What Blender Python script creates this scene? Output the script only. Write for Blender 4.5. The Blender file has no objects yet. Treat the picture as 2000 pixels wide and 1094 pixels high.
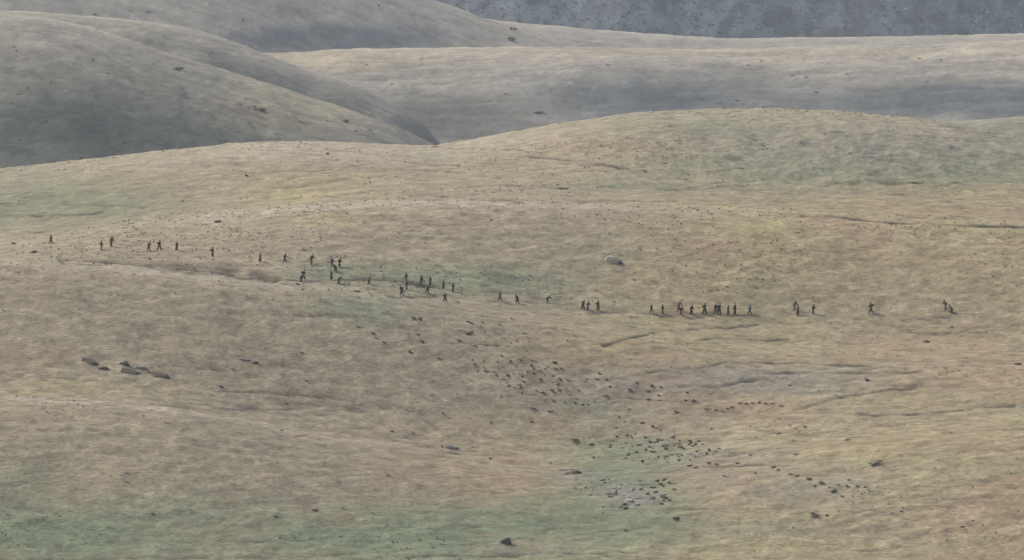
import bpy, bmesh, math, random
import numpy as np
from mathutils import Vector, Matrix

random.seed(7)
scene = bpy.context.scene
COL = scene.collection

# ------------------------------------------------------------------ camera
CAMZ = 160.0
PITCH = math.radians(2.5)
FPX = 14300.0                       # focal length in pixels of a 2000 px wide frame
cam_d = bpy.data.cameras.new('camera')
cam = bpy.data.objects.new('camera', cam_d)
COL.objects.link(cam)
cam.location = (0, 0, CAMZ)
cam.rotation_euler = (math.pi / 2 - PITCH, 0, 0)
cam_d.sensor_width = 36.0
cam_d.lens = FPX / 2000 * 36.0
cam_d.clip_start = 1.0
cam_d.clip_end = 40000.0
scene.camera = cam

# ------------------------------------------------------------------ sky and sun (thin overcast)
SUN_EL = math.radians(44)
SUN_AZ = math.radians(-72)          # compass style, from +Y; minus = left
w = bpy.data.worlds.new('World'); scene.world = w
w.use_nodes = True
nt = w.node_tree
sky = nt.nodes.new('ShaderNodeTexSky')
sky.sky_type = 'NISHITA'
sky.sun_disc = False
sky.sun_elevation = SUN_EL
sky.sun_rotation = SUN_AZ
sky.air_density = 1.0
sky.dust_density = 4.0
sky.ozone_density = 1.0
bg = nt.nodes['Background']
nt.links.new(sky.outputs[0], bg.inputs[0])
bg.inputs[1].default_value = 0.065
sd = bpy.data.lights.new('sun', 'SUN')
sun = bpy.data.objects.new('sun', sd); COL.objects.link(sun)
sd.energy = 1.5
sd.angle = math.radians(15)
sd.color = (1.0, 0.93, 0.80)
sdir = Vector((math.sin(SUN_AZ) * math.cos(SUN_EL), math.cos(SUN_AZ) * math.cos(SUN_EL), math.sin(SUN_EL)))
sun.rotation_euler = (-sdir).to_track_quat('-Z', 'Y').to_euler()
scene.view_settings.view_transform = 'Standard'
scene.view_settings.look = 'None'
scene.view_settings.exposure = 1.36
scene.view_settings.gamma = 1.0
scene.view_settings.use_curve_mapping = False
HAZE_DENSITY = 6.5e-5

# ------------------------------------------------------------------ geometry helpers
CP, SP = math.cos(PITCH), math.sin(PITCH)

def row_z(v, D):
    a = (547.0 - v) / FPX
    return CAMZ + D * (-SP + a * CP) / (CP + a * SP)

def row_of(z, D):
    k = (z - CAMZ) / D
    a = (k * CP + SP) / (CP - k * SP)
    return 547.0 - a * FPX

def _hash(ix, iy, seed):
    h = (ix.astype(np.int64) * 374761393 + iy.astype(np.int64) * 668265263 + seed * 1442695041) & 0xFFFFFFFF
    h = ((h ^ (h >> 13)) * 1274126177) & 0xFFFFFFFF
    h = (h ^ (h >> 16)) & 0xFFFFFF
    return h / float(0xFFFFFF)

def vnoise(x, y, seed=0):
    ix = np.floor(x); iy = np.floor(y)
    fx = x - ix; fy = y - iy
    fx = fx * fx * fx * (fx * (fx * 6 - 15) + 10)
    fy = fy * fy * fy * (fy * (fy * 6 - 15) + 10)
    a = _hash(ix, iy, seed); b = _hash(ix + 1, iy, seed)
    c = _hash(ix, iy + 1, seed); d = _hash(ix + 1, iy + 1, seed)
    return (a * (1 - fx) + b * fx) * (1 - fy) + (c * (1 - fx) + d * fx) * fy - 0.5

def fbm(x, y, octaves=4, seed=0, gain=0.5):
    s = 0; amp = 1.0
    ca, sa = math.cos(0.6), math.sin(0.6)
    for i in range(octaves):
        s = s + amp * vnoise(x, y, seed + i * 17)
        x, y = (x * ca - y * sa) * 2.03 + 5.1, (x * sa + y * ca) * 2.03 - 3.7
        amp *= gain
    return s

def smooth_curve(pts, us, sigma=30.0):
    px = [p[0] for p in pts]; py = [p[1] for p in pts]
    fine = np.arange(us.min() - 200, us.max() + 201, 5.0)
    y = np.interp(fine, px, py)
    lo = (fine < px[0]); hi = (fine > px[-1])
    sl = (py[1] - py[0]) / (px[1] - px[0]); y[lo] = py[0] + sl * (fine[lo] - px[0])
    sr = (py[-1] - py[-2]) / (px[-1] - px[-2]); y[hi] = py[-1] + sr * (fine[hi] - px[-1])
    n = int(3 * sigma / 5) * 2 + 1
    k = np.exp(-0.5 * ((np.arange(n) - n // 2) * 5.0 / sigma) ** 2); k /= k.sum()
    yp = np.pad(y, n // 2, mode='reflect', reflect_type='odd')
    return np.interp(us, fine, np.convolve(yp, k, mode='valid'))

def pchip(Dn, zn, D):
    """Dn, zn: (K, C) nodes per column; D: (R,) sample depths -> (R, C)"""
    K, C = Dn.shape
    h = np.diff(Dn, axis=0); dl = np.diff(zn, axis=0) / h
    m = np.zeros_like(zn)
    m[0] = dl[0]; m[-1] = dl[-1]
    for i in range(1, K - 1):
        w1 = 2 * h[i] + h[i - 1]; w2 = h[i] + 2 * h[i - 1]
        ok = dl[i - 1] * dl[i] > 0
        den = w1 / np.where(ok, dl[i - 1], 1) + w2 / np.where(ok, dl[i], 1)
        m[i] = np.where(ok, (w1 + w2) / np.where(ok, den, 1), 0)
    out = np.zeros((len(D), C))
    DD = D[:, None]
    for i in range(K - 1):
        t = (DD - Dn[i]) / h[i]
        val = ((2*t**3 - 3*t**2 + 1) * zn[i] + (t**3 - 2*t**2 + t) * h[i] * m[i]
               + (-2*t**3 + 3*t**2) * zn[i+1] + (t**3 - t**2) * h[i] * m[i+1])
        lo = -1e9 if i == 0 else Dn[i]
        hi = 1e9 if i == K - 2 else Dn[i + 1]
        msk = (DD >= lo) & (DD < hi) if i < K - 2 else (DD >= lo)
        out = np.where(msk, val, out)
    return out

def grid_mesh(name, X, Y, Z, col, mat):
    R, C = X.shape
    n = R * C
    me = bpy.data.meshes.new(name)
    me.vertices.add(n)
    co = np.stack([X, Y, Z], -1).reshape(-1).astype(np.float32)
    me.vertices.foreach_set('co', co)
    r, c = np.meshgrid(np.arange(R - 1), np.arange(C - 1), indexing='ij')
    i0 = (r * C + c).reshape(-1)
    q = np.stack([i0, i0 + 1, i0 + C + 1, i0 + C], -1).astype(np.int32)
    nf = len(q)
    me.loops.add(nf * 4); me.polygons.add(nf)
    me.loops.foreach_set('vertex_index', q.reshape(-1))
    me.polygons.foreach_set('loop_start', np.arange(0, nf * 4, 4, dtype=np.int32))
    me.polygons.foreach_set('use_smooth', np.ones(nf, dtype=bool))
    me.update(calc_edges=True)
    if col is not None:
        at = me.color_attributes.new('cover', 'FLOAT_COLOR', 'POINT')
        rgba = np.ones((n, 4), dtype=np.float32); rgba[:, :3] = col.reshape(-1, 3)
        at.data.foreach_set('color', rgba.reshape(-1))
    me.materials.append(mat)
    o = bpy.data.objects.new(name, me); COL.objects.link(o)
    return o

def structure(o, label=None):
    o['kind'] = 'structure'
    if label: o['label'] = label
    return o

def tag(o, label, cat, group=None):
    o['label'] = label; o['category'] = cat
    if group: o['group'] = group
    return o

# ------------------------------------------------------------------ materials
def srgb(r, g, b):
    f = lambda c: ((c / 255 + 0.055) / 1.055) ** 2.4 if c > 10 else c / 255 / 12.92
    return np.array([f(r), f(g), f(b)])

def ground_material(name, scale, bump, contrast, stretch=1.0):
    m = bpy.data.materials.new(name); m.use_nodes = True
    t = m.node_tree; N = t.nodes; L = t.links
    bs = N['Principled BSDF']; bs.inputs['Roughness'].default_value = 0.95
    bs.inputs['Specular IOR Level'].default_value = 0.1
    at = N.new('ShaderNodeAttribute'); at.attribute_name = 'cover'
    ge = N.new('ShaderNodeNewGeometry')
    mp = N.new('ShaderNodeMapping'); L.new(ge.outputs['Position'], mp.inputs[0])
    mp.inputs['Scale'].default_value = (stretch, 1.0, 1.0)
    n1 = N.new('ShaderNodeTexNoise'); n1.inputs['Scale'].default_value = scale
    n1.inputs['Detail'].default_value = 5; n1.inputs['Roughness'].default_value = 0.7
    n2 = N.new('ShaderNodeTexNoise'); n2.inputs['Scale'].default_value = scale * 0.17
    n2.inputs['Detail'].default_value = 6; n2.inputs['Roughness'].default_value = 0.6
    for n in (n1, n2): L.new(mp.outputs[0], n.inputs['Vector'])
    r1 = N.new('ShaderNodeMapRange'); r1.inputs['From Min'].default_value = 0.3; r1.inputs['From Max'].default_value = 0.7
    r1.inputs['To Min'].default_value = 1 - contrast; r1.inputs['To Max'].default_value = 1 + contrast
    r2 = N.new('ShaderNodeMapRange'); r2.inputs['From Min'].default_value = 0.3; r2.inputs['From Max'].default_value = 0.7
    r2.inputs['To Min'].default_value = 1 - contrast * 0.25; r2.inputs['To Max'].default_value = 1 + contrast * 0.25
    L.new(n1.outputs['Fac'], r1.inputs[0]); L.new(n2.outputs['Fac'], r2.inputs[0])
    mu = N.new('ShaderNodeMath'); mu.operation = 'MULTIPLY'
    L.new(r1.outputs[0], mu.inputs[0]); L.new(r2.outputs[0], mu.inputs[1])
    vm = N.new('ShaderNodeVectorMath'); vm.operation = 'SCALE'
    L.new(at.outputs['Color'], vm.inputs[0]); L.new(mu.outputs[0], vm.inputs['Scale'])
    L.new(vm.outputs[0], bs.inputs['Base Color'])
    bp = N.new('ShaderNodeBump'); bp.inputs['Strength'].default_value = 1.0
    bp.inputs['Distance'].default_value = bump
    L.new(n1.outputs['Fac'], bp.inputs['Height']); L.new(bp.outputs[0], bs.inputs['Normal'])
    return m

def mottled(name, rgb, scale=3.0, amt=0.3, rough=0.9, bump=0.0):
    m = bpy.data.materials.new(name); m.use_nodes = True
    t = m.node_tree; N = t.nodes; L = t.links
    bs = N['Principled BSDF']; bs.inputs['Roughness'].default_value = rough
    bs.inputs['Specular IOR Level'].default_value = 0.15
    tc = N.new('ShaderNodeTexCoord')
    n = N.new('ShaderNodeTexNoise'); n.inputs['Scale'].default_value = scale; n.inputs['Detail'].default_value = 5
    L.new(tc.outputs['Object'], n.inputs['Vector'])
    cr = N.new('ShaderNodeMix'); cr.data_type = 'RGBA'
    cr.inputs[6].default_value = tuple(c * (1 - amt) for c in rgb) + (1,)
    cr.inputs[7].default_value = tuple(min(1, c * (1 + amt)) for c in rgb) + (1,)
    L.new(n.outputs['Fac'], cr.inputs[0]); L.new(cr.outputs[2], bs.inputs['Base Color'])
    if bump:
        bp = N.new('ShaderNodeBump'); bp.inputs['Distance'].default_value = bump
        L.new(n.outputs['Fac'], bp.inputs['Height']); L.new(bp.outputs[0], bs.inputs['Normal'])
    return m

M_near = ground_material('dry_steppe_grass', 2.6, 0.24, 0.36, 0.45)
M_hill = ground_material('hill_grass', 1.1, 0.4, 0.32, 0.5)
M_far = ground_material('scrub_slope', 0.45, 0.5, 0.2)
M_base = ground_material('valley_grass', 0.05, 0.3, 0.2)

# albedo palette of the cover
TAN = np.array([0.262, 0.226, 0.158])
STRAW = np.array([0.292, 0.255, 0.148])
GREEN = np.array([0.165, 0.190, 0.122])
RUST = np.array([0.288, 0.215, 0.140])
GREY = np.array([0.225, 0.205, 0.170])
PALE_LIT = np.array([0.340, 0.300, 0.230])  # brightness of skylit crests, painted as colour
EARTH_SHADE = np.array([0.084, 0.074, 0.054])  # bare soil, and shade put into the colour of cuts

def mixc(col, tgt, wgt):
    w_ = np.clip(wgt, 0, 1)[..., None]
    return col * (1 - w_) + tgt * w_

# ------------------------------------------------------------------ near ground
uc = np.concatenate([np.arange(-900, -40, 14.0), np.arange(-40, 2040, 2.0), np.arange(2040, 2901, 14.0)])
C_ = lambda pts, s=30: smooth_curve(pts, uc, s)
def const(x): return np.full_like(uc, float(x))
v_bot = const(1094)
v_track = C_([(-300, 775), (0, 780), (250, 790), (400, 806), (600, 846), (850, 885), (1100, 915), (1300, 900), (1600, 860), (2000, 845), (2300, 850)], 60)
v_lip = C_([(-300, 500), (0, 508), (150, 514), (400, 533), (560, 552), (700, 570), (900, 606), (1200, 650), (1500, 690), (2000, 700), (2300, 700)], 30)
v_mid = C_([(-300, 520), (0, 480), (100, 462), (250, 441), (400, 425), (600, 405), (800, 395), (1000, 398), (1300, 410), (1600, 424), (2000, 442), (2300, 450)], 25)
v_sky = C_([(-300, 370), (0, 332), (100, 322), (300, 297), (500, 281), (600, 278), (700, 280), (850, 283), (900, 276), (1000, 255), (1100, 237), (1200, 222), (1300, 216),
            (1400, 215), (1500, 216), (1620, 219), (1700, 225), (1790, 234), (1850, 244), (1900, 252), (1950, 262), (2000, 272), (2300, 330)], 12)
# how strongly the lip hides ground behind it (strong at left, gone at right)
lipk = np.clip(1 - (uc - 450) / 500, 0.0, 1)
midk = np.clip(1 - np.abs(uc - 500) / 900, 0.0, 1)
D_sky = C_([(-300, 1300), (0, 1310), (850, 1340), (1400, 1350), (2000, 1320), (2300, 1310)], 80)
nodes = [
    (const(960), row_z(1460, const(960))),
    (const(1034), row_z(v_bot, 1034)),
    (const(1080), row_z(v_track, 1080)),
    (const(1088), row_z(v_track - 10, 1088)),
    (const(1136), row_z(v_lip, 1136)),
    (const(1146), row_z(v_lip - 10 + 14 * lipk, 1146)),
    (const(1198), row_z(v_mid, 1198)),
    (const(1214), row_z(v_mid - 12 + 10 * midk, 1214)),
    (D_sky - 14, row_z(v_sky + 6, D_sky - 14)),
    (D_sky, row_z(v_sky, D_sky)),
    (D_sky + 60, row_z(v_sky, D_sky) - 9),
    (D_sky + 200, const(80)),
    (D_sky + 300, const(26)),
]
Dn = np.stack([n[0] for n in nodes]); zn = np.stack([n[1] for n in nodes])
Dr = np.concatenate([np.arange(960, 1030, 4.0), np.arange(1030, 1215, 0.42), np.arange(1215, 1365, 0.62), np.arange(1365, 1640, 9.0)])
Z0 = pchip(Dn, zn, Dr)
# light smoothing along depth
kk = np.exp(-0.5 * (np.arange(-6, 7) / 2.6) ** 2); kk /= kk.sum()
Zp = np.pad(Z0, ((6, 6), (0, 0)), mode='edge')
Z0 = sum(kk[i] * Zp[i:i + Z0.shape[0]] for i in range(13))
Yn = np.repeat(Dr[:, None], len(uc), 1)
Xn = Yn * ((uc - 1000) / FPX / CP)[None, :]
Un = np.repeat(uc[None, :], len(Dr), 0)
Vn = row_of(Z0, Yn)

def seg_dist(U, V, pts, vs=3.0):
    """distance in px to a polyline on the ground; rows count vs times"""
    best = np.full(U.shape, 1e9)
    for (x0, y0), (x1, y1) in zip(pts[:-1], pts[1:]):
        dx, dy = x1 - x0, (y1 - y0) * vs
        t = np.clip(((U - x0) * dx + (V - y0) * vs * dy) / (dx * dx + dy * dy), 0, 1)
        best = np.minimum(best, np.hypot(U - x0 - t * dx, (V - y0) * vs - t * dy))
    return best

def ell(U, V, cx, cy, rx, ry, soft=0.6):
    d = np.sqrt(((U - cx) / rx) ** 2 + ((V - cy) / ry) ** 2)
    return np.clip((1.15 - d) / soft, 0, 1)

n_big = fbm(Xn / 52, Yn / 46, 5, 3)
n_mid = fbm(Xn / 13.0, Yn / 7.0, 5, 11)
n_sml = fbm(Xn / 3.4, Yn / 1.7, 4, 23)
n_dash = fbm(Xn / 1.9, Yn / 0.95, 3, 29)
n_dash = np.sign(n_dash) * np.abs(n_dash) ** 1.15
wob = 26 * fbm(Xn / 9, Yn / 25, 4, 41)
UW, VW = Un + wob * 1.6, Vn + wob * 0.35

n_wave = fbm(Xn / 11 + 0.4 * n_big, Yn / 2.6, 4, 61)
n_rid = (0.5 - np.abs(n_wave) * 2.2)
relief = 0.14 * n_rid + 0.9 * n_big + 0.22 * n_mid + 0.20 * n_sml + 0.19 * n_dash
# terracettes: small steps that follow the slope, strongest lower right
terr_w = np.clip(ell(Un, Vn, 1560, 700, 620, 120) + 0.7 * ell(Un, Vn, 1700, 980, 500, 160) + 0.45 * ell(Un, Vn, 600, 900, 800, 160) + 0.35 * ell(Un, Vn, 900, 340, 600, 70), 0, 1)
ph = Vn / 21 + 2.6 * fbm(Xn / 26, Yn / 40, 4, 55) + Un * 0.0016
saw = ph - np.floor(ph)
relief += terr_w * 0.26 * np.clip(0.35 + 2.2 * fbm(Xn / 14, Yn / 12, 3, 57), 0, 1) * (np.where(saw < 0.75, saw / 0.75, (1 - saw) / 0.25) - 0.5)
# broken hummocky ground up at the right
relief += 0.8 * ell(Un, Vn, 1560, 300, 520, 75) * fbm(Xn / 5, Yn / 7, 4, 77)

LINES = [  # worn tracks, cut banks and wash-outs: points, depth, width, darkness (soil and painted shade)
    ([(130, 513), (200, 514), (260, 518), (340, 526), (430, 535), (540, 547)], 0.8, 11, 1.0),
    ([(300, 520), (420, 524), (540, 545)], 0.3, 14, 0.3),
    ([(1570, 424), (1650, 428), (1740, 437), (1860, 442), (2000, 447)], 0.4, 6, 0.5),
    ([(1700, 420), (1850, 428), (2000, 432)], 0.2, 4, 0.2),
    ([(1040, 306), (1110, 312), (1190, 324), (1260, 334)], 0.4, 5, 0.45),
    ([(850, 282), (960, 288), (1060, 300)], 0.3, 4, 0.35),
    ([(860, 300), (960, 293), (1010, 292)], 0.3, 4, 0.25),
    ([(580, 336), (640, 330), (700, 324)], 0.3, 4, 0.3),
    ([(500, 368), (600, 360), (680, 350)], 0.3, 5, 0.25),
    ([(800, 384), (870, 386)], 0.3, 5, 0.35),
    ([(900, 366), (1000, 362), (1090, 368)], 0.3, 4, 0.3),
    ([(1270, 726), (1350, 720), (1420, 708), (1560, 704), (1700, 712)], 0.45, 6, 0.45),
    ([(1330, 752), (1400, 752), (1450, 742), (1500, 738)], 0.45, 7, 0.5),
    ([(1500, 725), (1620, 727), (1800, 722)], 0.4, 5, 0.4),
    ([(1640, 775), (1720, 760), (1800, 750)], 0.35, 5, 0.35),
    ([(1540, 800), (1620, 780), (1690, 770)], 0.3, 5, 0.25),
    ([(1680, 806), (1780, 806), (1900, 794), (1980, 790)], 0.4, 6, 0.4),
    ([(1180, 672), (1280, 648), (1380, 642), (1480, 634)], 0.35, 5, 0.35),
    ([(1300, 668), (1400, 662), (1540, 662)], 0.3, 5, 0.3),
    ([(1480, 560), (1600, 570), (1720, 562)], 0.2, 4, 0.15),
    ([(430, 758), (520, 762), (640, 768)], 0.35, 5, 0.35),
    ([(560, 780), (640, 786), (720, 792)], 0.3, 4, 0.3),
    ([(880, 880), (930, 882), (965, 886)], 0.35, 4, 0.5),
    ([(1380, 904), (1440, 903), (1540, 905)], 0.35, 5, 0.4),
    ([(1230, 940), (1320, 938)], 0.3, 4, 0.45),
    ([(0, 1090), (200, 1086), (520, 1084), (700, 1078)], 0.3, 6, 0.3),
    ([(800, 1086), (960, 1082), (1060, 1074), (1180, 1080)], 0.5, 6, 0.4),
    ([(430, 1050), (560, 1052), (640, 1046)], 0.3, 5, 0.35),
    ([(0, 905), (120, 885), (240, 880)], 0.2, 5, 0.2),
    ([(1480, 838), (1600, 850), (1680, 852)], 0.3, 5, 0.3),
    ([(540, 548), (620, 552), (720, 548), (780, 552), (860, 566)], 0.3, 6, 0.4),
    ([(730, 578), (800, 582), (850, 583)], 0.3, 5, 0.4),
    ([(900, 570), (1000, 572), (1070, 566)], 0.25, 5, 0.25),
    ([(1150, 612), (1300, 615), (1480, 613)], 0.2, 6, 0.3),
    ([(0, 422), (90, 418), (200, 412)], 0.3, 6, 0.35),
    ([(0, 398), (120, 396), (300, 400)], 0.2, 5, 0.2),
    ([(60, 451), (150, 449)], 0.3, 5, 0.4),
    ([(1720, 352), (1800, 356)], 0.5, 8, 0.45),
    ([(1840, 246), (1930, 262), (2000, 268)], 0.3, 5, 0.15),
]
dark = np.zeros_like(Un)
lw = 5 * fbm(Xn / 4, Yn / 9, 3, 91)
rl = random.Random(77)
for i in range(90):                       # short stock terraces following the contour
    u0 = rl.uniform(0, 1950); v0 = rl.choice([rl.uniform(600, 1090), rl.uniform(600, 1090), rl.uniform(300, 400)])
    if u0 < 1050 and rl.random() < 0.35: continue
    L_ = rl.uniform(50, 210); sl = rl.uniform(-0.07, 0.05) + (-0.03 if u0 > 1200 else 0.03)
    bend = rl.uniform(-5, 5)
    LINES.append(([(u0, v0), (u0 + L_ * .35, v0 + sl * L_ * .35 + bend), (u0 + L_ * .7, v0 + sl * L_ * .7 + bend * 0.6), (u0 + L_, v0 + sl * L_)],
                  rl.uniform(.15, .4), rl.uniform(3, 5.5), rl.uniform(.12, .30)))
rag = np.clip(0.85 + 1.2 * fbm(Xn / 3.0, Yn / 8, 3, 93), 0, 1.3)
for pts, dep, wd, dk in LINES:
    dep *= 0.55; wd *= 1.1; dk = min(0.62, dk * 1.5)
    xs = [p[0] for p in pts]; ys = [p[1] for p in pts]
    msk = (Un > min(xs) - 60) & (Un < max(xs) + 60) & (Vn > min(ys) - 25) & (Vn < max(ys) + 25)
    if not msk.any(): continue
    d = seg_dist(Un[msk], Vn[msk] + lw[msk] * 0.6, pts, 3.0)
    g = np.exp(-(d / wd) ** 2) * rag[msk]
    relief[msk] -= dep * g
    dark[msk] = np.maximum(dark[msk], dk * g)

Zn = Z0 + relief

# colour of the ground cover
cov = np.broadcast_to(TAN, Un.shape + (3,)).copy()
rightw = np.clip((UW - 1000 + (VW - 600) * 0.9) / 350, 0, 1) * np.clip((VW - 340) / 60, 0, 1)
cov = mixc(cov, STRAW, rightw * (0.75 + 0.8 * n_big))
cov = mixc(cov, RUST, rightw * np.clip(fbm(Xn / 17 + Yn / 23, Yn / 17 - Xn / 40, 5, 101) * 2.6 + 0.25, 0, 0.7))
PATCH = [
    (STRAW, 600, 370, 170, 40, 0.8), (STRAW, 620, 425, 140, 22, 0.6), (STRAW, 120, 755, 220, 24, 0.75),
    (STRAW, 1250, 680, 170, 22, 0.7), (STRAW, 1450, 400, 280, 22, 0.5), (STRAW, 1900, 380, 260, 30, 0.6),
    (STRAW, 1350, 560, 150, 60, 0.55), (STRAW, 1820, 880, 420, 60, 0.6),
    (GREEN, 90, 395, 260, 62, 0.75), (GREEN, 30, 340, 120, 22, 0.5), (GREEN, 880, 545, 200, 36, 0.8), (GREEN, 990, 552, 150, 42, 0.5), (GREEN, 640, 540, 110, 22, 0.8),
    (GREEN, 710, 604, 100, 28, 0.65), (GREEN, 300, 1045, 1100, 84, 1.0), (GREEN, 950, 1045, 420, 84, 1.0),
    (GREEN, 1220, 930, 150, 90, 1.0), (GREEN, 1270, 880, 90, 26, 0.85), (GREEN, 1160, 800, 90, 22, 0.6), (GREEN, 60, 930, 60, 40, 0.6),
    (GREEN, 1420, 250, 280, 40, 0.75), (GREEN, 1650, 310, 440, 56, 0.9), (GREEN, 1900, 300, 260, 60, 0.6), (GREY * 0.9, 1600, 275, 330, 40, 0.6), (GREY * 0.95, 1060, 760, 210, 70, 0.3), (GREY * 0.9, 1300, 800, 260, 80, 0.5), (GREEN, 1240, 1040, 150, 70, 0.85), (GREEN, 1230, 362, 160, 12, 0.6), (GREEN, 870, 300, 70, 16, 0.5),
    (GREY, 1700, 290, 420, 55, 0.6), (GREY, 1450, 740, 320, 40, 0.75), (GREY, 1400, 900, 170, 50, 0.6), (GREY, 1560, 940, 180, 40, 0.5),
    (GREY, 1230, 965, 70, 26, 0.9), (GREY, 1120, 925, 60, 16, 0.8), (GREY, 1040, 1070, 130, 18, 0.6),
    (RUST, 1480, 700, 180, 14, 0.6), (RUST, 1520, 800, 70, 35, 0.7), (RUST, 1250, 290, 200, 34, 0.35), (RUST, 700, 845, 130, 14, 0.35),
    (RUST, 1650, 540, 160, 50, 0.5), (RUST, 1850, 700, 160, 160, 0.4), (RUST, 30, 690, 110, 28, 0.3),
    (STRAW, 1500, 1075, 420, 30, 0.8), (STRAW, 1450, 850, 140, 22, 0.5),
]
for c, cx, cy, rx, ry, a in PATCH:
    cov = mixc(cov, c, a * ell(UW, VW, cx, cy, rx * 1.12, ry * 1.12, 0.85) * np.clip(0.86 + 0.9 * n_mid + 0.5 * n_dash, 0.3, 1))
# crest tops and bank lip painted lighter for sky light; left track pale too
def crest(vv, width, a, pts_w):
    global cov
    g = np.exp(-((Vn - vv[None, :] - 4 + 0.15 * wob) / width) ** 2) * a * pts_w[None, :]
    cov = mixc(cov, PALE_LIT, g)
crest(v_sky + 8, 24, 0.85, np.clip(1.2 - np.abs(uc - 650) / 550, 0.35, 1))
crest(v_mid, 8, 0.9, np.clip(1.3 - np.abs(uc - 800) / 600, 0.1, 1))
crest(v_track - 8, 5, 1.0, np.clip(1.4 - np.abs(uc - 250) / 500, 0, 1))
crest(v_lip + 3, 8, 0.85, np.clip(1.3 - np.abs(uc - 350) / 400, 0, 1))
sp = fbm(Xn / 2.6, Yn / 1.6, 4, 131)
cov = cov * (1 - 0.14 * np.clip(0.25 - np.abs(n_wave) * 2.0, 0, 1) * 4 * np.clip(0.4 + 1.2 * n_mid, 0, 1) + 0.07 * n_wave + 0.08 * n_mid + 0.16 * sp + 0.42 * n_dash + 0.06 * n_big)[..., None]  # random tone, plus long shadow streaks of the waves put into the colour
cov = mixc(cov, EARTH_SHADE, dark * 1.6)  # shade of cuts and banks painted in along with their bare soil
cov = mixc(cov, EARTH_SHADE * 1.4, np.clip((fbm(Xn / 2.4, Yn / 0.9, 3, 151) - 0.40) * 5, 0, 0.5) * np.clip(0.3 + 1.6 * n_mid, 0, 1))
cov = np.clip(cov, 0.02, 0.6)
ground = structure(grid_mesh('grassland', Xn, Yn, Zn, cov, M_near), 'dry tan and green steppe grass crossed by worn tracks')

def hit(u, v):
    """first point of the near ground seen at photo pixel (u, v)"""
    a = (547.0 - v) / FPX
    den = CP + a * SP
    k = (u - 1000) / FPX / den
    ue = k * CP * FPX + 1000
    j = int(np.clip(np.searchsorted(uc, ue) - 1, 0, len(uc) - 2))
    f = (ue - uc[j]) / (uc[j + 1] - uc[j])
    zc = Zn[:, j] * (1 - f) + Zn[:, j + 1] * f
    vc = row_of(zc, Dr)
    i = int(np.argmax(vc <= v))
    if vc[i] > v: return None
    if i == 0: t = 0; i = 1
    else: t = (vc[i - 1] - v) / (vc[i - 1] - vc[i])
    D = Dr[i - 1] + t * (Dr[i] - Dr[i - 1])
    z = zc[i - 1] + t * (zc[i] - zc[i - 1])
    return Vector((D * k, D, z))

def gz(x, y):
    ue = x / y * CP * FPX + 1000
    j = int(np.clip(np.searchsorted(uc, ue) - 1, 0, len(uc) - 2)); f = (ue - uc[j]) / (uc[j + 1] - uc[j])
    zc = Zn[:, j] * (1 - f) + Zn[:, j + 1] * f
    return float(np.interp(y, Dr, zc))

# ------------------------------------------------------------------ hills behind
HG = {}
def hill(name, label, vpts, Dc, fdrop, front, back, base, tint, seed, mat=M_hill, sig=14, nr=190, step=5.0, amp=1.0, urange=(-900, 2900), rough=(30, 60), midv=None, crestw=1.0):
    """a hill: crest seen along vpts at distance Dc(u), foot 'front' metres nearer and fdrop lower"""
    us = np.concatenate([np.arange(urange[0], -30, 20.0), np.arange(-30, 2030, step), np.arange(2030, urange[1] + 1, 20.0)])
    vc = smooth_curve(vpts, us, sig)
    dc = smooth_curve(Dc, us, 90)
    zc = row_z(vc, dc)
    nd = [
        (dc - front * 1.6, zc - fdrop * 1.6),
        (dc - front, zc - fdrop),
        (dc - front * 0.45, zc - fdrop * 0.33),
        (dc - front * 0.13, zc - fdrop * 0.055),
        (dc, zc),
        (dc + back * 0.3, zc - back * 0.05),
        (dc + back, zc - back * 0.30),
        (dc + back * 2.2, zc - back * 0.9),
    ]
    A = np.stack([n[0] for n in nd]); B = np.stack([n[1] for n in nd])
    s = np.concatenate([np.linspace(-1.6, -1.0, 12, endpoint=False), np.linspace(-1, 0.1, nr), np.linspace(0.14, 2.2, 14)])
    # rows follow the crest: resample each column in its own units
    S = s[:, None]
    Y = np.where(S < 0, dc + S * front, dc + S * back)
    An = np.stack([np.full(us.shape, q) for q in (-1.6, -1, -0.45, -0.13, 0, 0.3, 1, 2.2)])
    Z = pchip(An, B, s)
    X = Y * ((us - 1000) / FPX / CP)[None, :]
    U = np.repeat(us[None, :], len(s), 0)
    nb = fbm(X / rough[0], Y / rough[1], 5, seed)
    ns = fbm(X / 7, Y / 8, 4, seed + 5)
    nst = fbm(X / 13, S * front / 4.2, 4, seed + 9)
    nf = fbm(X / 2.2, Y / 2.6, 3, seed + 12)
    taper = 0.25 + 0.75 * np.clip(np.abs(S) / 0.15, 0, 1)
    Z = Z + amp * (nb * 1.6 * taper + ns * 0.32 + nst * 0.3 + nf * 0.28)
    V = row_of(Z, Y)
    c = np.broadcast_to(np.array(base), U.shape + (3,)).copy()
    c = mixc(c, PALE_LIT * np.array([0.9, 0.93, 0.98]), (np.clip(1.15 - np.abs(S) / 0.2, 0, 1) ** 1.5 * 0.45 + 0.9 * np.exp(-(S / 0.035) ** 2)) * crestw + 0 * U)  # crest painted lighter, as sky light falls on the rounded top
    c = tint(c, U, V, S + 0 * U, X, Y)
    c = c * (1 + 0.12 * nb + 0.16 * ns + 0.30 * nst + 0.16 * nf)[..., None]
    o = structure(grid_mesh(name, X, Y, Z, np.clip(c, 0.02, 0.6), mat), label)
    HG[label] = (us, Y, Z, X)
    return o, (us, Y, Z)

HGREY = (0.228, 0.214, 0.180)
HDARK = np.array([0.076, 0.082, 0.072])  # lower slopes: shade of steep faces put into the colour, with dark grass
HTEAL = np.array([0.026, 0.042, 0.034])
HBLUE = np.array([0.066, 0.080, 0.090])

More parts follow.
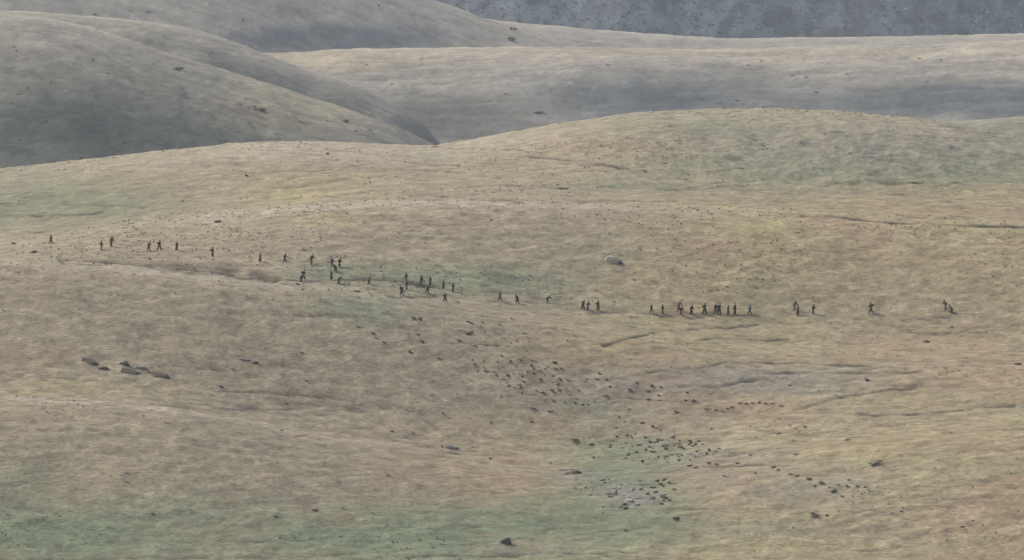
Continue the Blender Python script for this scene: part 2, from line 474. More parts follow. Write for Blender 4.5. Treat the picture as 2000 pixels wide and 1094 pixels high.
def tint_b1(c, U, V, S, X, Y):
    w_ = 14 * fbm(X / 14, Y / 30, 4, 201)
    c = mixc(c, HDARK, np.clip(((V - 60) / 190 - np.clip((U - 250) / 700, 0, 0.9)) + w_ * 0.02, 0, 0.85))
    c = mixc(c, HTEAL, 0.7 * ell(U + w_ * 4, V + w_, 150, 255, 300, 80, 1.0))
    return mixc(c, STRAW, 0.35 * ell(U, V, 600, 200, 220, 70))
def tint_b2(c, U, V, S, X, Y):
    return mixc(c, HDARK, np.clip((-S - 0.02) / 0.26, 0, 0.85) * np.clip(0.9 + fbm(X / 10, Y / 30, 4, 211), 0, 1))  # darkens away from the crest, slope shade painted in
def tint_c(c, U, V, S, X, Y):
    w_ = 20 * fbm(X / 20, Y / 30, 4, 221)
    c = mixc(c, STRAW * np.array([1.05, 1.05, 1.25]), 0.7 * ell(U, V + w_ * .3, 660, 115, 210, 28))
    c = mixc(c, PALE_LIT * 0.95, 0.6 * np.clip(1.3 - np.abs(V - 104) / 18, 0, 1))  # light along the crest painted as a pale band
    c = mixc(c, HBLUE, 0.9 * ell(U + w_ * 4, V + w_ * .6, 1280, 195, 380, 66, 1.0))  # shade of the lower slope put into the blue-grey colour
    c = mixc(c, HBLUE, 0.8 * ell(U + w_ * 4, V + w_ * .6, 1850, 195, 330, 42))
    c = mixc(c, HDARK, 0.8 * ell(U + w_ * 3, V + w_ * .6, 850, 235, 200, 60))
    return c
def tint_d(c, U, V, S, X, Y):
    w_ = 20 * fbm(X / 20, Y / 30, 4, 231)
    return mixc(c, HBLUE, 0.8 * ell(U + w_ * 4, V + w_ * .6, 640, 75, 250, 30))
def tint_e(c, U, V, S, X, Y): return c
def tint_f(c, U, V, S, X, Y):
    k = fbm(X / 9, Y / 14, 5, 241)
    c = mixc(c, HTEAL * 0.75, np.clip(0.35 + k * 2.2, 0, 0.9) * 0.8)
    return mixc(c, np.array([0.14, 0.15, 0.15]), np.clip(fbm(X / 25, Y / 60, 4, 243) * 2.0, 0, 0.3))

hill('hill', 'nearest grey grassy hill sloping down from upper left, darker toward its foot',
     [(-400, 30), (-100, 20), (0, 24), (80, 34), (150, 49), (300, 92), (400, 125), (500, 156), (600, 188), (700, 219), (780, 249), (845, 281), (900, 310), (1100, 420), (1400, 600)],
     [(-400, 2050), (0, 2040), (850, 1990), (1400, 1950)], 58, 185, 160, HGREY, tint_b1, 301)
hill('hill', 'second grey hill behind the nearest one, its pale crest curving down to the right',
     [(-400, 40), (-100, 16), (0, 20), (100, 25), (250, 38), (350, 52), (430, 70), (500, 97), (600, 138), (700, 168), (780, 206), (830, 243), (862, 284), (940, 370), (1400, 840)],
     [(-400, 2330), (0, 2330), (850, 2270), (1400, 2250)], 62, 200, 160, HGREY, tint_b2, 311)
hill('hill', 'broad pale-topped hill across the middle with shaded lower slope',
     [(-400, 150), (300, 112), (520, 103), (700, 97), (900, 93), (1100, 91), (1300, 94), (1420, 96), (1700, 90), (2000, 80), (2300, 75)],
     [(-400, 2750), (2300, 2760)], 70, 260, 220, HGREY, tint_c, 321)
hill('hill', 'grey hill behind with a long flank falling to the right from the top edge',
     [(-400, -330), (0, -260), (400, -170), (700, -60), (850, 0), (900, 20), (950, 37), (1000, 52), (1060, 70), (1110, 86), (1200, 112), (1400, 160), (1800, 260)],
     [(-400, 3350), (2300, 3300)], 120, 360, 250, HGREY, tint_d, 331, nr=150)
hill('hill', 'thin pale ridge at the foot of the bluish scrubby mountainside',
     [(-400, -20), (600, 10), (960, 38), (1100, 53), (1250, 66), (1420, 76), (1700, 72), (2000, 66), (2300, 60)],
     [(-400, 3750), (2300, 3700)], 60, 260, 250, HGREY, tint_e, 341, nr=80)
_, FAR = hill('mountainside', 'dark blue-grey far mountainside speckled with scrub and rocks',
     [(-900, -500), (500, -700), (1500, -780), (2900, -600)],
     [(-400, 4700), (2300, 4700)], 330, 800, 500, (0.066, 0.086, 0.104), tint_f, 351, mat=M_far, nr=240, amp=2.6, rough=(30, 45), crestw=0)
hill('hill', 'small greyish-green knoll peeping over the skyline at the right edge',
     [(-400, 700), (1400, 420), (1700, 262), (1800, 242), (1850, 238), (1900, 237), (1960, 232), (2000, 228), (2300, 205)],
     [(-400, 1440), (2300, 1440)], 22, 60, 60, (0.190, 0.192, 0.145), tint_e, 361, nr=60, amp=0.35, crestw=0.5, urange=(1300, 2700))
# flat valley floor out to the horizon
gx, gy = np.meshgrid(np.linspace(-9000, 9000, 61), np.linspace(-6000, 12000, 61))
gzv = 34 + 4 * fbm(gx / 700, gy / 700, 3, 5)
structure(grid_mesh('valley_floor', gx, gy, gzv, np.broadcast_to(TAN, gx.shape + (3,)).copy(), M_base), 'valley floor under the hills')

# ------------------------------------------------------------------ small things: meshes
def mesh_from(name, verts, faces, mat, smooth=False):
    me = bpy.data.meshes.new(name)
    me.from_pydata([tuple(v) for v in verts], [], faces)
    if smooth: me.polygons.foreach_set('use_smooth', [True] * len(faces))
    me.materials.append(mat); me.update()
    return me

M_leaf = mottled('dark_shrub_leaves', (0.098, 0.092, 0.062), 4, 0.5)
M_leaf2 = mottled('dry_shrub_twigs', (0.140, 0.118, 0.080), 4, 0.4)
M_farleaf = mottled('far_scrub_leaves', (0.038, 0.048, 0.038), 1, 0.4)
M_tuft = mottled('grass_tuft_blades', (0.225, 0.192, 0.130), 0.6, 0.3)
M_tuss = mottled('tussock_blades', (0.095, 0.086, 0.066), 0.6, 0.3)
M_tuftg = mottled('green_tuft_blades', (0.150, 0.160, 0.105), 0.6, 0.3)
M_pale = mottled('pale_stone', (0.46, 0.43, 0.37), 2.5, 0.25, 0.85, 0.06)  # for pale stones, and for lit sides of darker ones
M_dark = mottled('dark_stone', (0.085, 0.075, 0.058), 2.5, 0.4, 0.9, 0.06)  # for dark rocks, and for shaded sides of paler ones
M_grey = mottled('grey_stone', (0.24, 0.235, 0.21), 2.5, 0.3, 0.9, 0.06)
M_farrock = mottled('far_pale_rock', (0.24, 0.26, 0.28), 1, 0.3, 0.9)

def shrub_data(name, seed, mat, n=110, flat=0.62):
    """a low cushion shrub: short twigs and many leaf-sized faces, about 1 m wide"""
    rg = random.Random(seed)
    V, F = [], []
    lobes = [(rg.uniform(-.28, .28), rg.uniform(-.28, .28), rg.uniform(.16, .34), rg.uniform(.16, .3)) for _ in range(5)]
    for i in range(n):
        lx, ly, lz, lr = rg.choice(lobes)
        d = Vector((rg.gauss(0, 1), rg.gauss(0, 1), rg.gauss(0, .8))).normalized() * lr * rg.uniform(.5, 1.08)
        p = Vector((lx, ly, lz * flat * 1.3)) + Vector((d.x, d.y, d.z * flat))
        p.z = max(p.z, 0.0)
        s = rg.uniform(.05, .12)
        a = Vector((rg.gauss(0, 1), rg.gauss(0, 1), rg.gauss(0, 1))).normalized() * s
        b = Vector((rg.gauss(0, 1), rg.gauss(0, 1), rg.gauss(0, 1))).normalized() * s
        k = len(V)
        V += [p - a, p + b, p + a, p - b]; F.append((k, k + 1, k + 2, k + 3))
    for i in range(9):
        ang = rg.uniform(0, 6.28); r = rg.uniform(.1, .35)
        tip = Vector((math.cos(ang) * r, math.sin(ang) * r, rg.uniform(.2, .5) * flat)); k = len(V)
        V += [Vector((-.012, 0, -.1)), Vector((.012, 0, -.1)), Vector((0, .018, -.1)), tip]
        F += [(k, k + 1, k + 3), (k + 1, k + 2, k + 3), (k + 2, k, k + 3)]
    return mesh_from(name, V, F, mat)

SHRUB = [shrub_data('shrub', s, M_leaf) for s in (1, 2, 3, 4)]
SHRUBDRY = [shrub_data('shrub', s, M_leaf2, 70) for s in (11, 12, 13)]

def rock_data(name, seed, mat, sub=3, sharp=0.28, sz=(1, 1, 1)):
    bm = bmesh.new(); bmesh.ops.create_icosphere(bm, subdivisions=sub, radius=0.5)
    rg = random.Random(seed)
    planes = [(Vector((rg.gauss(0, 1), rg.gauss(0, 1), rg.gauss(0, .8))).normalized(), rg.uniform(.27, .42)) for _ in range(9)]
    for v in bm.verts:
        p = v.co.copy()
        for nrm, d in planes:
            q = p.dot(nrm)
            if q > d: p -= nrm * (q - d) * 0.9
        a = np.array([p.x * 5 + seed]); b = np.array([p.y * 5 + p.z * 3.1])
        p *= 1 + sharp * float(fbm(a, b, 3, seed)[0]) * 0.7
        v.co = Vector((p.x * sz[0], p.y * sz[1], p.z * sz[2]))
    me = bpy.data.meshes.new(name); bm.to_mesh(me); bm.free(); me.materials.append(mat)
    return me

ROCKP = [rock_data('rock', s, M_pale) for s in (1, 2)]
ROCKD = [rock_data('rock', s, M_dark) for s in (5, 6, 7)]
ROCKG = [rock_data('rock', s, M_grey) for s in (8, 9)]
MPX = 1 / FPX

def slope_rot(p, spin):
    d = 1.5
    n = Vector((gz(p.x - d, p.y) - gz(p.x + d, p.y), gz(p.x, p.y - d) - gz(p.x, p.y + d), 2 * d)).normalized()
    q = Vector((0, 0, 1)).rotation_difference(n)
    return (q.to_matrix() @ Matrix.Rotation(spin, 3, 'Z')).to_euler()

def put(name, me, u, v, wpx, hpx, label, cat, group=None, depth=None, tilt=0.0, sink=0.15, rot=None, keep=False):
    """stand a unit-sized mesh on the ground with its base at photo pixel (u, v)"""
    p = hit(u, v)
    if p is None: return None
    o = bpy.data.objects.new(name, me); COL.objects.link(o)
    W = wpx * p.y * MPX; H = hpx * p.y * MPX
    o.scale = (W, depth if depth else W * 0.8, H)
    dy = (depth if depth else W * 0.8) * 0.25
    q = Vector((p.x, p.y + dy, gz(p.x, p.y + dy)))
    o.rotation_euler = slope_rot(q, random.uniform(-0.35, 0.35) if rot is None else rot)
    o.location = q - Vector((0, 0, H * sink))
    tag(o, label, cat, group)
    return o

# ------------------------------------------------------------------ rocks that stand out
def R_(me, u, v, a, b, label, cat, hk=1.15, dk=0.36): return put('rock', me, u, v, a, b * hk, label, cat, sink=-0.02, depth=a * dk * 0.08)
R_(ROCKP[0], 1196, 514, 28, 17, 'large pale boulder alone on the slope above the middle of the line of walkers', 'rock', 1.7, 0.5)
R_(ROCKD[0], 1212, 516, 13, 11, 'dark piece added as the shaded right side of the large pale boulder', 'rock', 1.6, 0.7)  # dark piece put in for the boulder's shaded side
R_(ROCKG[0], 883, 877, 27, 12, 'flat bluish-grey rock on the tan slope beside a dark crack', 'rock')
R_(ROCKP[1], 1034, 797, 11, 9, 'small white stone left of the row of shrubs in the gully', 'rock')
R_(ROCKG[0], 478, 704, 24, 8, 'low pale rock on the left slope, its shaded right side a separate piece', 'rock')
R_(ROCKD[1], 500, 711, 15, 9, 'dark piece for the shaded right side of the low pale left-slope rock', 'rock')  # dark piece stands in for shade on the rock's right side
R_(ROCKD[0], 176, 709, 52, 13, 'wide dark low outcrop, leftmost and highest of the left slope outcrops', 'rock', 1.15, 0.3)
R_(ROCKD[2], 244, 713, 22, 10, 'small dark pointed rock just above the long ledge on the left slope', 'rock')
R_(ROCKD[1], 203, 722, 30, 9, 'dark humped rock at the left end of the long ledge on the left slope', 'rock')
R_(ROCKD[0], 255, 729, 56, 8, 'long dark ledge of rock, middle piece of the left slope outcrop', 'rock')
R_(ROCKD[2], 312, 735, 54, 6, 'thin dark tail of rock at the right end of the left slope outcrop', 'rock')
R_(ROCKG[1], 274, 721, 34, 10, 'pale grey flat rock lying right above the long dark ledge', 'rock')
R_(ROCKD[2], 1122, 926, 38, 13, 'dark overhanging rock at the green valley bottom, left of the scree', 'rock')
R_(ROCKG[0], 1106, 919, 34, 7, 'grey slab lying against the dark overhanging rock in the green bottom', 'rock')
R_(ROCKD[1], 989, 1063, 30, 17, 'dark humped boulder on the green grass near the bottom edge', 'rock', 1.5, 0.5)
R_(ROCKP[1], 978, 1060, 10, 12, 'pale sliver added as the lit left rim of the bottom boulder', 'rock')  # pale sliver put in for light on the boulder's left rim
R_(ROCKD[0], 697, 570, 20, 6, 'low dark stone on the path left of the cluster of walkers', 'rock')
R_(ROCKD[1], 1694, 745, 13, 9, 'small stone on the grey right slope, its shaded lower right as a dark piece', 'rock')
R_(ROCKP[1], 1690, 740, 11, 6, 'pale piece for the lit upper left of the stone on the grey right slope', 'rock')  # pale piece put in for light on the stone's upper left
R_(ROCKD[2], 1810, 669, 16, 7, 'small dark stone below the rightmost walker', 'rock')
R_(ROCKD[0], 1988, 712, 24, 6, 'dark low stone at the right edge of the picture', 'rock')
R_(ROCKP[0], 667, 993, 12, 8, 'small white stone at the top edge of the green grass at lower left', 'rock')
R_(ROCKG[0], 1100, 369, 22, 7, 'grey stone with a shaded side on the upper grass above the crest', 'rock')
R_(ROCKD[1], 67, 494, 18, 8, 'low dark mound of rock under the leftmost walkers', 'rock')
R_(ROCKP[1], 1230, 980, 17, 8, 'pale broken stone among scree in the green bottom', 'rock')
R_(ROCKP[0], 1330, 222, 16, 5, 'pale stone on the upper right skyline, right of another', 'rock')
R_(ROCKP[1], 1272, 220, 12, 4, 'pale stone on the upper right skyline, left of another', 'rock')

# ------------------------------------------------------------------ shrubs that stand out, each singled out
def S_(me, u, v, a, b, label, cat, group=None): return put('shrub', me, u, v + 1, a * 0.76, b * 1.05, label, cat, group, sink=0.02)
S_(SHRUB[0], 27, 477, 14, 12, 'round black bush at the far left edge beside the crest', 'shrub')
S_(SHRUB[1], 431, 757, 15, 12, 'lone dark bush below and left of the low pale rock with a dark side', 'shrub')
S_(SHRUB[2], 425, 434, 22, 9, 'dark flat bush on the pale crest above the left walkers', 'shrub')
S_(SHRUB[3], 640, 301, 11, 10, 'small bush on the bright grass right under the foot of the grey hill', 'shrub')
S_(SHRUB[0], 482, 344, 12, 9, 'small bush on the upper grass left of the yellow patch', 'shrub')
S_(SHRUB[1], 580, 556, 16, 9, 'low bush under the two overlapping walkers at the path bend', 'shrub')
S_(SHRUB[1], 806, 623, 16, 9, 'left one of a pair of bushes below the cluster of walkers', 'shrub')
S_(SHRUB[2], 820, 625, 13, 12, 'right one of a pair of bushes below the cluster of walkers', 'shrub')
S_(SHRUB[3], 917, 653, 26, 13, 'wide dark bush alone at the head of the gully', 'shrub')
S_(SHRUB[0], 802, 689, 17, 9, 'dark flat bush on open ground left of the gully head', 'shrub')
S_(SHRUB[1], 1121, 864, 30, 12, 'large dark bush left of the grey scree in the gully', 'shrub')
S_(SHRUB[2], 1320, 1015, 24, 12, 'dark bush on the right bank below the green valley bottom', 'shrub')
S_(SHRUB[3], 1712, 908, 44, 10, 'wide low brown bush on the yellow right slope', 'shrub')
S_(SHRUB[0], 1592, 1009, 30, 12, 'greenish bush with a small neighbour on the lower right slope', 'shrub')
S_(SHRUB[1], 1614, 1008, 14, 8, 'small bush at the right of the greenish lower right bush', 'shrub')
S_(SHRUBDRY[0], 615, 999, 22, 8, 'dark tussock left of the small white stone at lower left', 'shrub')
S_(SHRUBDRY[1], 1292, 619, 9, 6, 'tiny dry bush at the feet of the walkers right of centre', 'shrub')
S_(SHRUB[1], 1346, 911, 22, 8, 'flat bush just right of the dark green hollow', 'shrub')
S_(SHRUB[3], 766, 843, 11, 8, 'small lone bush on the reddish patch of the centre slope', 'shrub')
S_(SHRUBDRY[2], 1790, 358, 46, 8, 'long brown bush in the hummocky upper right ground', 'shrub')

GULLY = [(727,652,18,7),(735,661,11,7),(752,669,14,6),(815,654,12,7),(823,669,20,8),(917,629,18,5),(859,701,20,5),(895,666,18,6),(930,677,16,5),(950,675,18,7),(974,676,12,6),
(980,696,12,9),(943,706,12,8),(924,704,8,8),(926,713,9,8),(971,708,14,6),(998,707,13,8),(1018,704,12,8),(1037,705,11,6),(1047,706,9,6),(1040,715,12,9),(1044,721,10,8),(1011,715,8,7),(1080,710,14,9),
(1084,721,12,9),(1096,721,11,8),(950,726,11,6),(989,735,14,8),(969,734,8,5),(1018,736,10,6),(1078,735,12,8),(1056,744,9,13),(1095,742,12,6),(1025,746,12,7),(1089,752,17,7),(995,754,14,8),
(1015,758,12,8),(1080,763,12,7),(1094,763,16,5),(1061,768,13,8),(1128,764,11,9),(1017,769,10,6),(1170,731,15,9),(1148,742,8,6),(1168,742,14,6),(1185,743,14,7),(1190,756,11,9),(1187,775,17,9),
(1081,785,12,8),(1103,788,12,6),(1124,789,10,10),(1136,791,10,7),(1150,791,13,6),(1065,783,8,5),(1045,800,16,8),(1075,806,20,6),(1148,804,10,6),(1155,869,20,9),(1159,894,11,9),(925,874,11,7),
(861,873,10,9),(865,808,12,9),(957,896,9,9),(1040,824,13,5),(961,826,16,6),(1243,749,13,9),(1271,755,15,8),(1291,757,13,8),(1233,764,15,9),(1266,766,17,7),(1285,773,16,8),(1341,768,13,9),
(1268,781,18,7),(1290,783,16,6),(1355,784,22,7),(1340,783,12,6),(1324,806,18,5),(1254,827,19,7),(1210,816,9,8),(1230,800,12,5),(1205,836,11,6),(1390,838,12,6)]
def gully_words(u, v, a):
    size = 'wide' if a >= 15 else 'small'
    if v < 680 and u < 900: where, g = 'on the open slope above and left of the gully', 'bushes above left of the gully'
    elif v < 690: where, g = 'at the very head of the gully around the lone wide bush', 'bushes at the gully head'
    elif v < 725 and u < 1100: where, g = 'in the topmost row of the gully scatter', 'bushes of the topmost gully row'
    elif v < 775 and u < 1140: where, g = 'in the middle left of the gully scatter', 'bushes in the middle left of the gully'
    elif u > 1200: where, g = 'in the right arm of the gully, above the grey patch', 'bushes in the right arm of the gully'
    elif u > 1140 and v < 780: where, g = 'in the middle right of the gully scatter', 'bushes in the middle right of the gully'
    elif v < 810 and u > 1020: where, g = 'in the dotted row along the lower green strip of the gully', 'bushes in the green strip of the gully'
    else: where, g = 'on the bare tan slope left of the grey patch', 'bushes left of the grey patch'
    return size + ' dark cushion bush ' + where, 'shrub', g
for u, v, a, b in GULLY:
    S_(random.choice(SHRUB[:3] + SHRUBDRY), u + random.uniform(-2, 2), v, a * random.uniform(.75, 1.2), b * random.uniform(.75, 1.15), *gully_words(u, v, a))
YEL = [(1411,805,12,6),(1421,800,12,7),(1431,797,12,8),(1445,789,12,6),(1458,789,11,7),(1470,789,12,6),(1484,787,10,9),(1496,789,12,7),(1510,789,14,6),(1527,794,15,7),(1400,802,14,5),(1380,801,18,5)]
for u, v, a, b in YEL:
    S_(random.choice(SHRUBDRY), u, v, a * 1.2, b * 1.15, 'brown dry bush in the row along the rusty patch right of the gully', 'shrub', 'dry bushes in a row on the rusty patch')
RIGHTB = [(1466,889,13,6),(1440,906,15,7),(1511,914,17,10),(1520,919,11,8),(1545,927,12,6),(1557,931,16,7),(1579,938,17,11),(1606,945,18,9),(1592,950,10,6),(1628,961,19,7),(1637,948,10,6),(1656,951,13,6),
(1674,951,10,6),(1691,952,12,6),(1646,970,12,5),(1620,953,9,6),(1385,906,12,10),(1400,908,14,6),(1360,914,12,8),(1415,930,12,5),(1475,925,10,6)]
for u, v, a, b in RIGHTB:
    S_(random.choice(SHRUB + SHRUBDRY[:1]), u, v, a * 1.15, b * 1.1, 'dark low bush in the loose line running down right of the green hollow', 'shrub', 'bushes in a line right of the hollow')
SCAT = [(1572,835,12,8),(1523,847,18,6),(1656,860,18,6),(1555,889,18,6),(1544,753,12,6),(1222,1037,14,8),(1100,408,10,4),(600,745,12,5),(590,690,11,5),(540,1010,16,5),(300,1005,14,6),(1200,590,8,6),
(1860,640,12,5),(700,640,14,6),(1420,560,8,5),(960,430,10,6),(1560,455,12,5),(1340,352,12,5),(560,790,14,6),(1880,1030,14,6),(1760,1000,12,6),(550,841,10,7),(760,930,12,6),(1300,320,12,6),(1660,300,10,6),(1450,330,14,6)]
for u, v, a, b in SCAT:
    S_(random.choice(SHRUBDRY), u, v, a * 1.1, b * 1.1, 'lone little brown bush far apart from others on open grass', 'shrub', 'lone brown bushes on the open grass')
# scree stones and bushes of the grey patch in the hollow
rg = random.Random(5)
for i in range(64):
    u = rg.gauss(1290, 55); v = 868 + rg.gauss(0, 14)
    if not (1180 < u < 1395): continue
    S_(random.choice(SHRUB + SHRUBDRY), u, v, rg.uniform(6, 14), rg.uniform(5, 10), 'tiny dark bush crowded on the grey speckled patch of the gully', 'shrub', 'tiny bushes crowded on the grey patch')
for i in range(30):
    u = rg.gauss(1235, 38); v = 964 + rg.gauss(0, 13)
    put('rock', random.choice(ROCKG + ROCKG + ROCKD[:2]), u, v, rg.uniform(7, 15), rg.uniform(4, 8), 'small grey scree stone scattered over the green hollow bottom', 'rock', 'scree stones in the green hollow', sink=-0.08)
for i in range(14):
    S_(random.choice(SHRUB), rg.gauss(1285, 18), rg.choice([938, 942, 950, 975, 985]) + rg.uniform(-4, 4), rg.uniform(10, 18), rg.uniform(6, 9), 'dark low bush on the bank between green hollow and tan slope', 'shrub', 'bushes on the bank of the hollow')

# ------------------------------------------------------------------ stuff: grass tufts on the near ground
def tufts(name, n, seed, mat, size, prob):
    rs = np.random.RandomState(seed)
    ri = rs.randint(20, len(Dr) - 40, n * 4); ci = rs.randint(62, len(uc) - 65, n * 4)
    keep = rs.rand(n * 4) < prob(Un[ri, ci], Vn[ri, ci], n_mid[ri, ci] + n_big[ri, ci])
    ri, ci = ri[keep][:n], ci[keep][:n]
    P = np.stack([Xn[ri, ci], Yn[ri, ci], Zn[ri, ci]], -1)
    n_ = len(P); B = 5
    ang = rs.rand(n_, B) * 6.283; s = size * (0.5 + rs.rand(n_, 1) ** 2 * 1.2)
    base = P[:, None, :] + np.stack([np.cos(ang) * s * .35, np.sin(ang) * s * .35, 0 * ang - 0.03], -1)
    side = np.stack([-np.sin(ang), np.cos(ang), 0 * ang], -1) * (s * .38)[..., None]
    tip = base + np.stack([np.cos(ang) * s * .4, np.sin(ang) * s * .4, s * (0.5 + 0.4 * rs.rand(n_, B))], -1)
    V = np.stack([base - side, base + side, tip], 2).reshape(-1, 3)
    me = bpy.data.meshes.new(name)
    nt_ = n_ * B
    me.vertices.add(nt_ * 3); me.vertices.foreach_set('co', V.reshape(-1).astype(np.float32))
    me.loops.add(nt_ * 3); me.polygons.add(nt_)
    me.loops.foreach_set('vertex_index', np.arange(nt_ * 3, dtype=np.int32))
    me.polygons.foreach_set('loop_start', np.arange(0, nt_ * 3, 3, dtype=np.int32))
    me.update(calc_edges=True); me.materials.append(mat)
    o = bpy.data.objects.new(name, me); COL.objects.link(o)
    o['kind'] = 'stuff'
    return o
o = tufts('dry_grass_tufts', 9000, 1, M_tuft, 0.20, lambda U, V, k: np.clip(0.1 + 1.6 * k, 0.01, 1))
tag(o, 'dry brown grass tufts scattered over the near slopes', 'grass')
o = tufts('gully_tussocks', 10000, 3, M_tuss, 0.30, lambda U, V, k: np.clip(ell(U, V, 1040, 740, 190, 60, 0.9) + ell(U, V, 1250, 790, 230, 60, 0.9) + ell(U, V, 1270, 890, 180, 70, 0.9) + 0.8 * ell(U, V, 1540, 930, 200, 40, 0.9) + 0.5 * ell(U, V, 840, 660, 180, 40, 0.9), 0, 1) * np.clip(0.25 + 2 * k, 0.0, 1))
tag(o, 'small brown tussocks thick between the bushes of the stony gully', 'grass')
o = tufts('green_grass_tufts', 7000, 2, M_tuftg, 0.22, lambda U, V, k: np.clip(ell(U, V, 800, 1040, 700, 80) + ell(U, V, 1230, 900, 140, 80) + ell(U, V, 900, 550, 220, 40) + 0.6 * ell(U, V, 1600, 300, 450, 60), 0, 1) * np.clip(0.4 + k, 0, 1))
tag(o, 'green grass tufts in the damp hollows and on the upper right rise', 'grass')

# ------------------------------------------------------------------ far scrub and rocks on the mountainside and hills
def on_hill(H, u, v):
    us, Y, Z = H[0], H[1], H[2]
    j = int(np.clip(np.searchsorted(us, u), 1, len(us) - 1))
    vc = row_of(Z[:, j], Y[:, j])
    vm = np.minimum.accumulate(vc)
    i = int(np.argmax(vm <= v))
    if i == 0: return None
    t = (vm[i - 1] - v) / max(1e-6, vm[i - 1] - vm[i])
    y = Y[i - 1, j] + t * (Y[i, j] - Y[i - 1, j]); z = Z[i - 1, j] + t * (Z[i, j] - Z[i - 1, j])
    return Vector((y * (u - 1000) / FPX / CP, y, z))

def merged(name, H, n, seed, srcs, mat, box, sz, label, cat, kind='stuff'):
    rg = random.Random(seed); V = []; F = []
    for i in range(n):
        p = on_hill(H, rg.uniform(box[0], box[2]), rg.uniform(box[1], box[3]))
        if p is None: continue
        sv, sf = rg.choice(srcs)
        a = rg.uniform(0, 6.28); s = rg.uniform(*sz) * p.y * MPX; h = s * rg.uniform(.5, .95)
        ca, sa = math.cos(a), math.sin(a); k = len(V)
        V += [(p.x + (x * ca - y * sa) * s, p.y + (x * sa + y * ca) * s, p.z + z * h) for x, y, z in sv]
        F += [tuple(q + k for q in f) for f in sf]
    me = mesh_from(name, V, F, mat); o = bpy.data.objects.new(name, me); COL.objects.link(o)
    o['kind'] = kind; tag(o, label, cat); return o
def src(me): return ([tuple(v.co) for v in me.vertices], [tuple(p.vertices) for p in me.polygons])
lite = [src(shrub_data('scrub', s, M_farleaf, 26)) for s in (31, 32, 33)]
lrock = [src(rock_data('stone', s, M_farrock, 1)) for s in (41, 42)]
merged('distant_scrub', FAR, 2600, 3, lite, M_farleaf, (300, -60, 2100, 110), (5, 12), 'scrub speckling the far blue mountainside', 'scrub')
merged('distant_stones', FAR, 420, 4, lrock, M_farrock, (600, -60, 2100, 90), (3, 7), 'pale stones speckling the far blue mountainside', 'stones')

HK = {k.split()[0]: v for k, v in HG.items()}
def hill_shrub(H, u, v, wpx, hpx, label, group=None, me=None):
    p = on_hill(H, u, v)
    if p is None: return
    o = bpy.data.objects.new('shrub', me or random.choice(SHRUB)); COL.objects.link(o)
    o.location = p; W = wpx * p.y * MPX; o.scale = (W, W, hpx * p.y * MPX * 1.6); o.rotation_euler.z = random.uniform(0, 6)
    tag(o, label, 'shrub', group)
B1, B2, HC, HD = HK['nearest'], HK['second'], HK['broad'], HK['grey']
hill_shrub(B1, 350, 137, 20, 9, 'dark bush high on the face of the nearest grey hill')
hill_shrub(B1, 507, 217, 24, 9, 'long dark bush midway down the face of the nearest grey hill')
hill_shrub(B1, 675, 239, 18, 8, 'dark bush low on the right flank of the nearest grey hill')
hill_shrub(HD, 1000, 80, 22, 12, 'dark bush at the foot of the top-edge hill, above the pale crest')
hill_shrub(HD, 1002, 60, 14, 11, 'smaller dark bush above another on the flank of the top-edge hill')
hill_shrub(HC, 1055, 222, 26, 8, 'dark bush low on the broad middle hill')
rg = random.Random(9)
for i in range(34):
    u = rg.uniform(20, 820); vm = np.interp(u, [0, 845], [60, 275]); v = rg.uniform(vm + 10, 330 - u * 0.06)
    hill_shrub(B1, u, v, rg.uniform(6, 12), rg.uniform(2.5, 4.5), 'faint little bush among many dotted over the face of the nearest grey hill', 'bushes dotted over the nearest grey hill', random.choice(SHRUBDRY))
for i in range(20):
    u = rg.uniform(700, 1950); v = rg.uniform(112, 200)
    hill_shrub(HC, u, v, rg.uniform(6, 12), rg.uniform(2.5, 4), 'faint little bush among many dotted over the broad pale-topped hill', 'bushes dotted over the broad hill', random.choice(SHRUBDRY))
for i in range(9):
    u = rg.uniform(100, 900); v = rg.uniform(8, 70)
    hill_shrub(HD, u, v, rg.uniform(8, 15), rg.uniform(3, 6), 'faint little bush among a few on the hill along the top edge', 'bushes on the top-edge hill', random.choice(SHRUBDRY))

# ------------------------------------------------------------------ people
M_skin = mottled('skin', (0.30, 0.19, 0.13), 8, 0.1, 0.6)
M_hair = mottled('black_hair', (0.015, 0.012, 0.010), 8, 0.2, 0.7)
M_shoe = mottled('dark_shoe_leather', (0.03, 0.025, 0.02), 8, 0.2, 0.7)
CLOTH = {
    'black': mottled('black_cloth', (0.026, 0.019, 0.012), 6, 0.3),
    'brown': mottled('brown_cloth', (0.075, 0.048, 0.026), 6, 0.3),
    'olive': mottled('olive_cloth', (0.085, 0.080, 0.032), 6, 0.3),
    'green': mottled('dark_green_cloth', (0.028, 0.038, 0.022), 6, 0.3),
    'grey': mottled('grey_cloth', (0.085, 0.080, 0.070), 6, 0.3),
    'rust': mottled('rust_cloth', (0.150, 0.070, 0.040), 6, 0.3),
    'tan': mottled('tan_cloth', (0.150, 0.115, 0.070), 6, 0.3),
    'pale': mottled('pale_cloth', (0.50, 0.50, 0.42), 6, 0.15),
}

